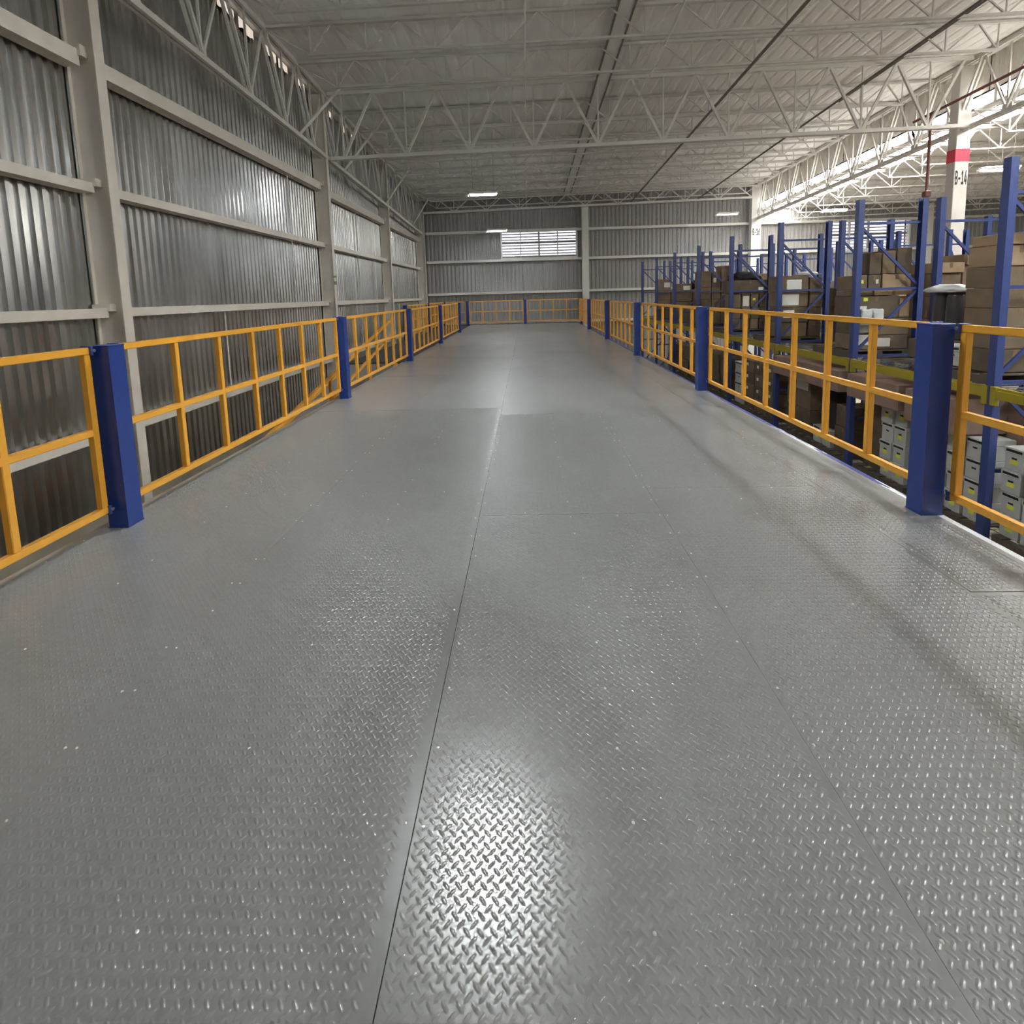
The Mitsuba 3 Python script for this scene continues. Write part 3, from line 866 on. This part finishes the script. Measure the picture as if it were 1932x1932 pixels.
# pallets on the upper shelf
B0 = 0.262
PT = 0.382
for k, (a, b) in enumerate(zip(FR[:-1], FR[1:])):
    if k > 5: continue
    for j, (ya, yb) in enumerate(((a + 0.10, a + 1.22), (a + 1.32, b - 0.10))):
        if j == 0 and 1 <= k <= 5: pallet(5.36, 6.30, ya, yb, 0.256, f'dark pallet in the {"near" if j == 0 else "far"} half of the {BAYN[k]}, upper shelf')
        pallet(5.36, 6.30, ya, yb, LOW + 0.006, f'dark pallet in the {"near" if j == 0 else "far"} half of the {BAYN[k]}, lower shelf')
def carton_y(x0, x1, y0, z0, z1, mat, lab, depth=0.5, sticker=None, note=None, yaw=0.0):
    """Carton whose printed end faces the camera end of the hall (-y); yaw in degrees about its middle."""
    t = thing('carton', lab, 'box')
    g = 0.005
    x0, x1, y1 = x0 + g, x1 - g, y0 + depth
    xm, ym = (x0 + x1) / 2, (y0 + y1) / 2
    ca, sa = math.cos(math.radians(yaw)), math.sin(math.radians(yaw))

    def tw(m):
        v = np.array(m[0], float)
        dx, dy = v[:, 0] - xm, v[:, 1] - ym
        v[:, 0], v[:, 1] = xm + dx * ca - dy * sa, ym + dx * sa + dy * ca
        return v, m[1]
    part(t, 'body', tw(box(x0, x1, y0, y1, z0 + 0.001, z1 - 0.002, 0.008)), mat)
    tapes = cat([box(xm - 0.025, xm + 0.025, y0 - 0.0015, y0 + 0.002, z1 - 0.09, z1 - 0.012), box(xm - 0.025, xm + 0.025, y0 + 0.01, y1 - 0.01, z1 - 0.004, z1 - 0.001),
                 box(x0 + 0.012, x1 - 0.012, y0 - 0.0012, y0 + 0.001, z1 - 0.012, z1 - 0.008)])
    part(t, 'tape', tw(tapes), 'm_tape')
    if sticker:
        a, b, c, d = sticker
        part(t, 'label_sheet', tw(box(x0 + (x1 - x0) * a, x0 + (x1 - x0) * b, y0 - 0.003, y0 + 0.002, z0 + (z1 - z0) * c, z0 + (z1 - z0) * d)), 'm_paper', label='white paper label')
    if note:
        a, c = note
        xx, zz_ = x0 + (x1 - x0) * a, z0 + (z1 - z0) * c
        part(t, 'note', tw(box(xx - 0.035, xx + 0.035, y0 - 0.004, y0 + 0.002, zz_ - 0.03, zz_ + 0.03)), 'm_note', label='yellow sticky note')
    return t


COLN = {'m_card': 'brown', 'm_card_dark': 'dark brown', 'm_card_tan': 'tan', 'm_card_pink': 'pinkish brown'}
SIDE = ['left', 'middle', 'right']


def pile(bay, y0, cols, depth=0.5):
    """cols: (x0, x1, levels, materials, {level: sticker}, {level: note}) from the aisle inwards."""
    for ci, (x0, x1, zs, mats, st, nt) in enumerate(cols):
        for i in range(len(zs) - 1):
            mat = mats[i % len(mats)]
            side = SIDE[ci] if len(cols) == 3 else ('left', 'right')[ci] if len(cols) == 2 else ('left', 'left middle', 'right middle', 'right')[ci]
            pos = 'top' if i == len(zs) - 2 else LEV[i]
            carton_y(x0, x1, y0 + rng.uniform(0, 0.05), zs[i], zs[i + 1], mat, f'{COLN[mat]} carton, {pos} of the {side} column, upper shelf of the {BAYN[bay]}', depth + rng.uniform(-0.04, 0.04), st.get(i), nt.get(i), rng.uniform(-2.0, 2.0))


def blob(c, r, seed, amp=0.22):
    m = trimesh.creation.icosphere(3, 1.0)
    v = np.array(m.vertices)
    nn = meshkit.fbm(v * 2.6 + seed, 4, seed=seed) - 0.5
    v = v * (1 + amp * 2 * nn[:, None])
    v[:, 2] = np.where(v[:, 2] < -0.3, -0.3, v[:, 2])
    return v * np.array(r) + np.array(c), np.array(m.faces)


# second bay: its near end is full, its far part empty but for the drums and two archive boxes
y = FR[1] + 0.11
pile(1, y, [(5.42, 5.93, [PT, .66, .90, 1.14, 1.37, 1.62, 1.86], [D, C, C, C, C, N], {2: (.02, .2, .2, .9)}, {}),
            (5.95, 6.32, [PT, .70, 1.00, 1.30, 1.60, 1.88], [C, D, C, C, N], {}, {})], 0.42)
carton_y(5.44, 5.95, y + 0.02, 1.862, 1.99, N, 'flat tan carton on top of the pile at the right picture edge', 0.42)
solid('plastic_bag', blob((6.10, 6.28, 1.925), (.18, .20, .09), 8), 'm_film', 'white plastic bag on the pile at the right picture edge', 'plastic bag', smooth=True)
banker(5.50, 6.62, 6.88, PT, .64, 'white archive box on the upper shelf left of the first rack upright', note=False)
banker(5.52, 6.92, 7.14, PT, .63, 'second white archive box on the upper shelf, left of the other one', note=False)
carton(5.60, 7.18, 7.66, PT, .66, D, 'dark brown carton carrying the two dark drums', depth=0.62)
for j, (x, yy) in enumerate(((5.96, 7.28), (5.98, 7.54))):
    t = thing('plastic_drum', f'dark plastic drum on the upper shelf, {"right" if j == 0 else "left"} one of two under the white film', 'drum')
    mm = trimesh.creation.revolve(np.array([[0, .67], [.115, .67], [.12, .72], [.125, 1.0], [.12, 1.25], [.10, 1.30], [0, 1.30]]), sections=24)
    part(t, 'body', (np.array(mm.vertices) + [x, yy, 0], np.array(mm.faces)), 'm_darkplastic', smooth=35)
    q = trimesh.creation.cylinder(0.125, 0.02, sections=24)
    part(t, 'lid', (np.array(q.vertices) + [x, yy, 1.312], np.array(q.faces)), 'm_darkplastic', smooth=35)
solid('plastic_film', blob((5.95, 7.42, 1.345), (.20, .33, .085), 3, amp=0.34), 'm_film', 'crumpled white plastic film lying over the two dark drums', 'plastic film', smooth=True)
# third bay (frame at y 8.5): dark brown paints shade, tan paints lit faces
y = FR[2] + 0.12
pile(2, y, [(5.40, 5.76, [PT, .64, .90], [C, D], {0: (.2, .9, .3, .95), 1: (.1, .95, .1, .85)}, {}),
            (5.78, 6.31, [PT, .62, .90], [D, C], {0: (.05, .45, .2, .8)}, {})], 0.5)
carton_y(5.39, 6.12, y, .905, 1.27, D, 'wide carton, dark brown for shade, with a yellow note, middle of the third bay pile', 0.55, (.03, .28, .05, .55), (.25, .85))
carton_y(6.14, 6.32, y + 0.03, .905, 1.22, N, 'narrow carton, tan for its lit face, beside the wide one in the third bay pile', 0.5)
carton_y(5.70, 6.31, y - 0.02, 1.275, 1.365, N, 'flat tan carton between the rows of the third bay pile', 0.5)
carton_y(5.38, 5.69, y, 1.275, 1.365, C, 'flat brown carton at the aisle side of the third bay pile', 0.5)
pile(2, y, [(5.40, 5.60, [1.372, 1.61], [C], {}, {0: (.5, .55)}), (5.61, 5.82, [1.372, 1.61], [D], {0: (.6, .8, .4, .7)}, {}), (5.83, 6.30, [1.372, 1.62], [N], {}, {})], 0.5)
carton_y(5.62, 5.82, y + 0.02, 1.62, 1.97, D, 'carton, dark brown for shade, in the top row of the third bay pile, left one', 0.45)
carton_y(5.83, 6.06, y + 0.05, 1.625, 2.00, C, 'brown carton in the top row of the third bay pile, middle one', 0.45, yaw=3)
carton_y(6.07, 6.31, y + 0.03, 1.625, 2.04, D, 'carton, dark brown for shade, in the top row of the third bay pile, right one', 0.45)
for j, (x0, x1) in enumerate(((5.42, 5.60), (5.62, 5.78))):
    v, f = box(x0, x1, y - 0.16, y - 0.012, .80, 1.06, 0.02)
    m = trimesh.Trimesh(*[np.array(q) for q in (v, f)]).subdivide().subdivide()
    vv = np.array(m.vertices); vv = vv + 0.03 * (np.stack([meshkit.noise(vv * 14 + k * 9 + j, k) for k in range(3)], 1) - 0.5)
    solid('plastic_bag', (vv, np.array(m.faces)), 'm_film', f'white plastic bag hanging before the third bay pile, {"left" if j == 0 else "right"} one', 'plastic bag', smooth=True)
# fourth bay (frame at y 11.04): two columns, white labels
y = FR[3] + 0.11
pile(3, y, [(5.44, 6.03, [PT, .70, 1.025, 1.34, 1.69], [C, D, C, C], {1: (.1, .5, .3, .8), 2: (.06, .66, .12, .88), 3: (.2, .74, .1, .76)}, {}),
            (6.06, 6.32, [PT, .72, 1.02, 1.33, 1.65], [D, D, C, C], {}, {})], 0.55)
solid('plastic_film', cat([box(5.9, 6.3, y, y + .5, 1.70, 1.72, 0.004), blob((6.15, y + .3, 1.73), (.16, .25, .05), 5)]), 'm_film', 'white plastic sheet lying on the labelled cartons of the fourth bay', 'plastic film', smooth=40)
# fifth bay (frame at y 13.6): four columns under a long bundle, black cloth on top
y = FR[4] + 0.10
pile(4, y, [(5.42, 5.66, [PT, .66, .95, 1.31], [C, C, C], {}, {}), (5.67, 5.90, [PT, .66, .95, 1.31], [D, C, C], {2: (.15, .85, .1, .85)}, {}),
            (5.91, 6.12, [PT, .66, .95, 1.31], [C, D, C], {}, {2: (.4, .6)}), (6.14, 6.32, [PT, .66, .95, 1.31], [D, D, D], {}, {})], 0.55)
carton_y(5.40, 6.33, y - 0.05, 1.325, 1.665, D, 'wide wrapped brown bundle lying on the fifth bay pile', 0.7, (.72, .86, .1, .45))
solid('cloth_heap', blob((5.85, y + .35, 1.72), (.40, .32, .17), 11, amp=0.4), 'm_cloth', 'black cloth heap on the wide bundle of the fifth bay', 'cloth', smooth=True)
# sixth bay
y = FR[5] + 0.10
pile(5, y, [(5.44, 5.78, [PT, .78, 1.15, 1.52, 2.02], [C, D, C, C], {}, {}), (5.80, 6.08, [PT, .78, 1.15, 1.52, 2.00], [D, C, C, D], {3: (.2, .5, .3, .6)}, {}), (6.09, 6.32, [PT, .80, 1.25, 1.70, 2.17], [C, C, K, K], {}, {})], 0.55)
# seventh bay
y = FR[6] + 0.10
pile(6, y, [(5.44, 6.00, [B0, .70, 1.05, 1.40, 1.69], [D, C, C, C], {3: (.45, .9, .2, .7)}, {}), (6.02, 6.32, [B0, .70, 1.05, 1.42], [D, D, C], {}, {})], 0.55)
solid('cloth_heap', blob((6.17, y + .3, 1.54), (.14, .22, .26), 13, amp=0.3), 'm_cloth', 'dark sack on the right column of the seventh bay', 'sack', smooth=True)
# eighth bay
y = FR[7] + 0.10
pile(7, y, [(5.42, 5.95, [B0, .70, 1.08, 1.47, 1.92], [D, C, C, K], {3: (.5, .95, .25, .7)}, {}), (5.97, 6.32, [B0, .70, 1.08, 1.45], [D, C, C], {}, {})], 0.55)

# lower shelf goods
LT = LOW + 0.126
def archive_stack(y0, y1, z0, z1, n, where, x0=5.43):
    for i in range(n):
        a, b = z0 + (z1 - z0) * i / n, z0 + (z1 - z0) * (i + 1) / n
        banker(x0 + rng.uniform(-0.015, 0.015), y0, y1, a, b, f'white archive box, {"top" if i == n - 1 else LEV[i]} of the {where}', note=rng.random() < 0.8)


archive_stack(7.36, 7.62, LT, -0.33, 4, 'right stack behind the near right guard post')
archive_stack(7.63, 7.89, LT, -0.345, 4, 'left stack behind the near right guard post')
archive_stack(6.10, 6.36, LT, -0.44, 4, 'near column left of the first rack upright')
archive_stack(6.38, 6.64, LT, -0.43, 4, 'far column left of the first rack upright')
archive_stack(6.66, 6.92, LT, -0.72, 3, 'third column left of the first rack upright')
archive_stack(5.62, 5.87, LT, -0.42, 4, 'far column right of the first rack upright')
archive_stack(5.34, 5.60, LT, -0.42, 4, 'near column right of the first rack upright')
carton(5.86, 6.08, 6.60, LT, .03, K, 'pinkish brown carton filling the lower shelf behind the archive boxes, near one', depth=0.45)
carton(5.88, 6.95, 7.35, LT, -.55, D, 'dark brown carton on the lower shelf between the archive stacks', depth=0.42)
carton(5.17, 7.20, 8.35, -.325, .045, K, 'large pinkish brown carton lying right under the yellow beam', depth=0.7)
carton(5.20, 6.30, 7.12, -.42, .03, K, 'pinkish carton under the yellow beam left of the first rack upright', depth=0.9)
carton(5.86, 7.36, 7.88, LT, -.36, D, 'dark brown carton standing behind the archive stacks', depth=0.42)
carton(5.50, 7.95, 8.36, LT, -.335, D, 'dark brown carton beside the archive stacks near the second upright', depth=0.6)
stack(2, 0, 5.46, 8.62, 9.10, [LT, -1.0, -.62], [D, D], level='lower shelf')
carton(5.19, 8.62, 10.9, -.33, .035, K, 'long pinkish carton right under the yellow beam of the third rack bay', depth=0.7)
stack(2, 2, 5.46, 9.95, 10.85, [LT, -.95, -.34], [D, C], level='lower shelf', stickers={1: (.1, .6, .6, .95)})
banker(5.44, 9.20, 9.46, LT, -1.16, 'white archive box beside the dark sack on the lower shelf, near one')
banker(5.44, 9.50, 9.76, LT, -1.16, 'white archive box beside the dark sack on the lower shelf, far one')
solid('cloth_heap', blob((5.75, 9.5, -0.95), (.28, .34, .60), 21, amp=0.2), 'm_cloth', 'black sack on the lower shelf behind the second right railing panel', 'sack', smooth=True)
for si, (ya, yb) in enumerate(((11.2, 11.75), (11.8, 12.35), (12.4, 12.9))):
    n = 4
    for i in range(n):
        a, b = LT + (-.30 - LT) * i / n, LT + (-.30 - LT) * (i + 1) / n
        carton(5.46, ya, yb, a, b, C if (i + si) % 2 else D, f'brown carton with small white stickers, {"top" if i == n - 1 else LEV[i]} of the {STK[si]} lower stack, fourth rack bay', sticker=(.62, .80, .5, .75), note=None)
for i in range(4):
    a, b = LT + (-.42 - LT) * i / 4, LT + (-.42 - LT) * (i + 1) / 4
    banker(5.44, 12.96, 13.48, a, b, f'white printed box, {"top" if i == 3 else LEV[i]} of the lower stack beside the fourth rack upright', depth=0.5, note=False)
stack(4, 0, 5.46, 13.75, 14.5, [LT, -.95, -.40], [D, D], level='lower shelf', stickers={0: (.4, .6, .4, .6), 1: (.4, .6, .4, .6)})
stack(4, 1, 5.46, 14.6, 15.3, [LT, -.95, -.40], [D, D], level='lower shelf')
stack(4, 2, 5.46, 15.4, 16.0, [LT, -.95, -.40], [D, C], level='lower shelf')
stack(5, 0, 5.46, 16.3, 17.2, [LT, -.95, -.45], [D, D], level='lower shelf')
stack(5, 1, 5.46, 17.4, 18.4, [LT, -.95, -.45], [D, D], level='lower shelf')
stack(6, 0, 5.46, 18.9, 19.9, [LT, -.95, -.50], [D, D], level='lower shelf')

# rear rows, seen between and above the first one
r2 = random.Random(21)
for k in range(1, 8):
    y = FR[k] + 0.12
    for si, (x0, x1) in enumerate(((6.68, 7.12), (7.14, 7.56))):
        z, i = B0, 0
        ztop = r2.uniform(1.20, 1.62)
        while z < ztop:
            h = r2.uniform(0.26, 0.42)
            mat = r2.choice([C, C, N, K])
            carton_y(x0, x1, y + r2.uniform(0, .06), z, z + h, mat, f'{COLN[mat]} carton in the second rack row, {LEV[i]} of the {("left", "right")[si]} column, {BAYN[k]}', 0.6, yaw=r2.uniform(-2, 2))
            z += h; i += 1
        if k == 2:
            carton_y(x0, x1 + (0.0 if si else 0.0), y - 0.02, z, z + 0.17, N, f'flat tan carton on top of the second row pile, {("left", "right")[si]} one, third bay', 0.6)
    if k % 2 == 0:
        for i in range(2):
            carton_y(6.72, 7.5, y + 0.9, B0 + 0.5 * i, B0 + 0.5 * i + 0.48, N, f'large tan carton in the second rack row, {("lower", "upper")[i]} one at mid bay, {BAYN[k]}', 0.7)
for k in range(2, 8):
    a, b = FR[k] + 0.12, FR[k + 1] - 0.10
    for si in range(3):
        y = a + si * 0.78
        w, z, i = 0.7, B0, 0
        for h in ([0.5, 0.45, 0.4] if r2.random() < 0.6 else [0.5, 0.4]):
            mat = r2.choice([N, C, 'm_paper'])
            col = {C: 'brown', N: 'tan', 'm_paper': 'white'}[mat]
            t_ = carton(9.62, y, y + w, z, z + h, mat, f'{col} carton across the second aisle, {LEV[i]} of {STK[si]} stack, behind {BAYN[k]}', depth=0.8)
            z += h; i += 1
solid('blue_bag', blob((9.8, 10.5, 1.95), (.3, .45, .30), 31, amp=0.3), 'm_blue', 'blue plastic bag on the cartons across the second aisle', 'bag', smooth=True)
